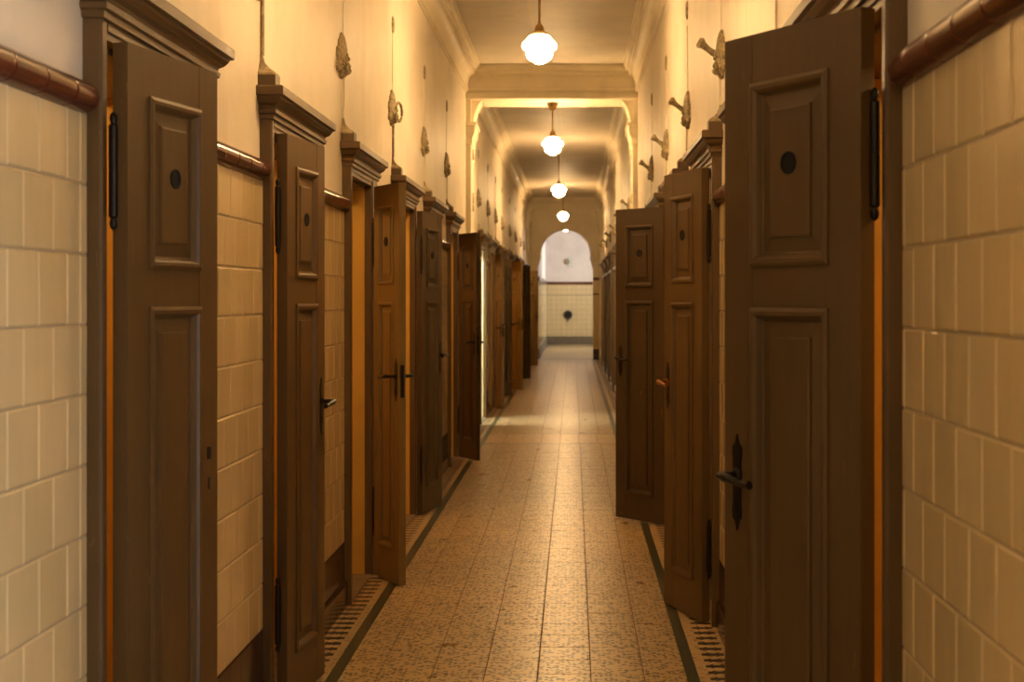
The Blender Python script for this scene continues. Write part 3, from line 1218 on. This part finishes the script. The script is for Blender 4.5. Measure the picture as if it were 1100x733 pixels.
for side, d, key in bracket_spots:
    s = 1 if side == 'L' else -1
    y = d['y'] + .0075
    zc = 2.52 if side == 'L' else 2.45
    if key in BL_LAB:
        lab, grp = BL_LAB[key], 'stucco brackets above the doors'
    elif key and key[0] in 'ms':
        lab = 'small stucco bracket on the %s wall of the far bay' % ('handle-less door\'s' if side == 'L' else 'shut grey doors\'')
        grp = 'far stucco brackets, ' + ('open door side' if side == 'L' else 'shut door side')
    elif key in ('l1', 'r1'):
        lab, grp = 'stucco bracket above the %s door, out of sight overhead' % ('handle-less' if key == 'l1' else 'large ajar'), 'stucco brackets above the doors'
    else:
        lab, grp = 'stucco bracket above a door behind the viewpoint', 'brackets behind the viewpoint'
    br = empty('wall_bracket', (wx(side, 0), y, zc))
    tag(br, lab, 'bracket', grp)
    for nm, me in sets[(side, 1 if key == 'l4' else 0)]:
        link(nm, me, br)
    m_ = MB()
    rr = .007 if key in ('l2', 'l4') else .0045
    m_.tube([(s * .008, 0, -.08), (s * .008, 0, (2.245 - zc))], rr, 8)
    m_.smooth = True
    m_.build('pipe', M['mould'] if key not in ('l2', 'l4') else M['ornament'], br)
    m_ = MB()
    m_.tube([(s * .003, 0, .09), (s * .003, .01, .49)], .0022, 6)
    m_.build('cable', M['mould'], br)
    # small oval stud higher up on the same line
    if key and (key[0] in 'lr' or key[0] == 'm'):
        m_ = MB()
        o_ = []
        rings = []
        for k, n in ((1, 0), (1, .005), (.7, .011)):
            rings.append([(s * n, .035 * k * math.cos(t * math.pi / 8) + .004 * math.sin(3 * t), .052 * k * math.sin(t * math.pi / 8)) for t in range(16)])
        m_.loft(rings)
        m_.smooth = True
        so = m_.build('plaster_stud', M['ornament'], loc=(wx(side, 0), y + .02, 3.03))
        if key in BL_LAB:
            tag(so, 'small oval patch high on the wall, over the ' + STUD_LAB[key], 'stud', 'oval studs high on the walls')
        else:
            tag(so, 'small oval patch high on the wall in the far bay' if key[0] == 'm' else 'small oval patch high above the %s' % ('handle-less door' if key == 'l1' else 'long pointed handle plate'), 'stud', 'oval studs high on the walls')

# ------------------------------------------------------------------ pendant lamps
def lamp(y, ztop, label, zc=2.955):
    X = -.21
    r = empty('pendant_lamp', (X, y, zc))
    m_ = MB()
    m_.lathe([(.045, .086), (.058, .082), (.068, .074), (.078, .060), (.092, .045), (.104, .033), (.108, .020), (.106, .008), (.097, -.002), (.084, -.010), (.080, -.018), (.080, -.038), (.076, -.054), (.064, -.066), (.048, -.074), (.036, -.080), (.027, -.089), (.006, -.093)], (0, 0, 0), 'z', 32)
    m_.smooth = True
    m_.build('shade', M['opal'], r)
    m_ = MB()
    m_.lathe([(.05, .083), (.052, .098), (.040, .106), (.030, .112), (.026, .135), (.018, .15), (.010, .156), (.009, .17)], (0, 0, 0), 'z', 20)
    m_.smooth = True
    m_.build('fitter', M['brass'], r)
    m_ = MB()
    m_.tube([(0, 0, .16), (0, 0, ztop - zc - .01)], .0075, 10)
    m_.smooth = True
    m_.build('rod', M['brass'], r)
    m_ = MB()
    h = ztop - zc
    m_.lathe([(.012, h - .075), (.03, h - .07), (.036, h - .055), (.042, h - .04), (.055, h - .02), (.058, h)], (0, 0, 0), 'z', 20)
    m_.smooth = True
    m_.build('canopy', M['brass'], r)
    tag(r, label, 'lamp', 'opal pendant lamps along the corridor')


lamp(-.9, ZC, 'lit opal pendant lamp just behind the viewpoint')
lamp(4.7, ZC, 'lit opal pendant lamp above the large ajar door, out of sight overhead')
lamp(8.5, ZC, 'lit opal pendant lamp hanging before the plaster beam, largest of the row')
lamp(13.92, ZB, 'lit opal pendant lamp hanging right under the plaster beam')
lamp(19.8, ZC, 'lit opal pendant lamp between the beam lamp and the lamp before the arch')
lamp(27.8, ZC, 'lit opal pendant lamp hanging before the horseshoe arch, smallest of the row', 3.06)
lamp(37.0, 4.2, 'lit opal pendant lamp in the lobby, peeping below the crown of the arch', 3.30)
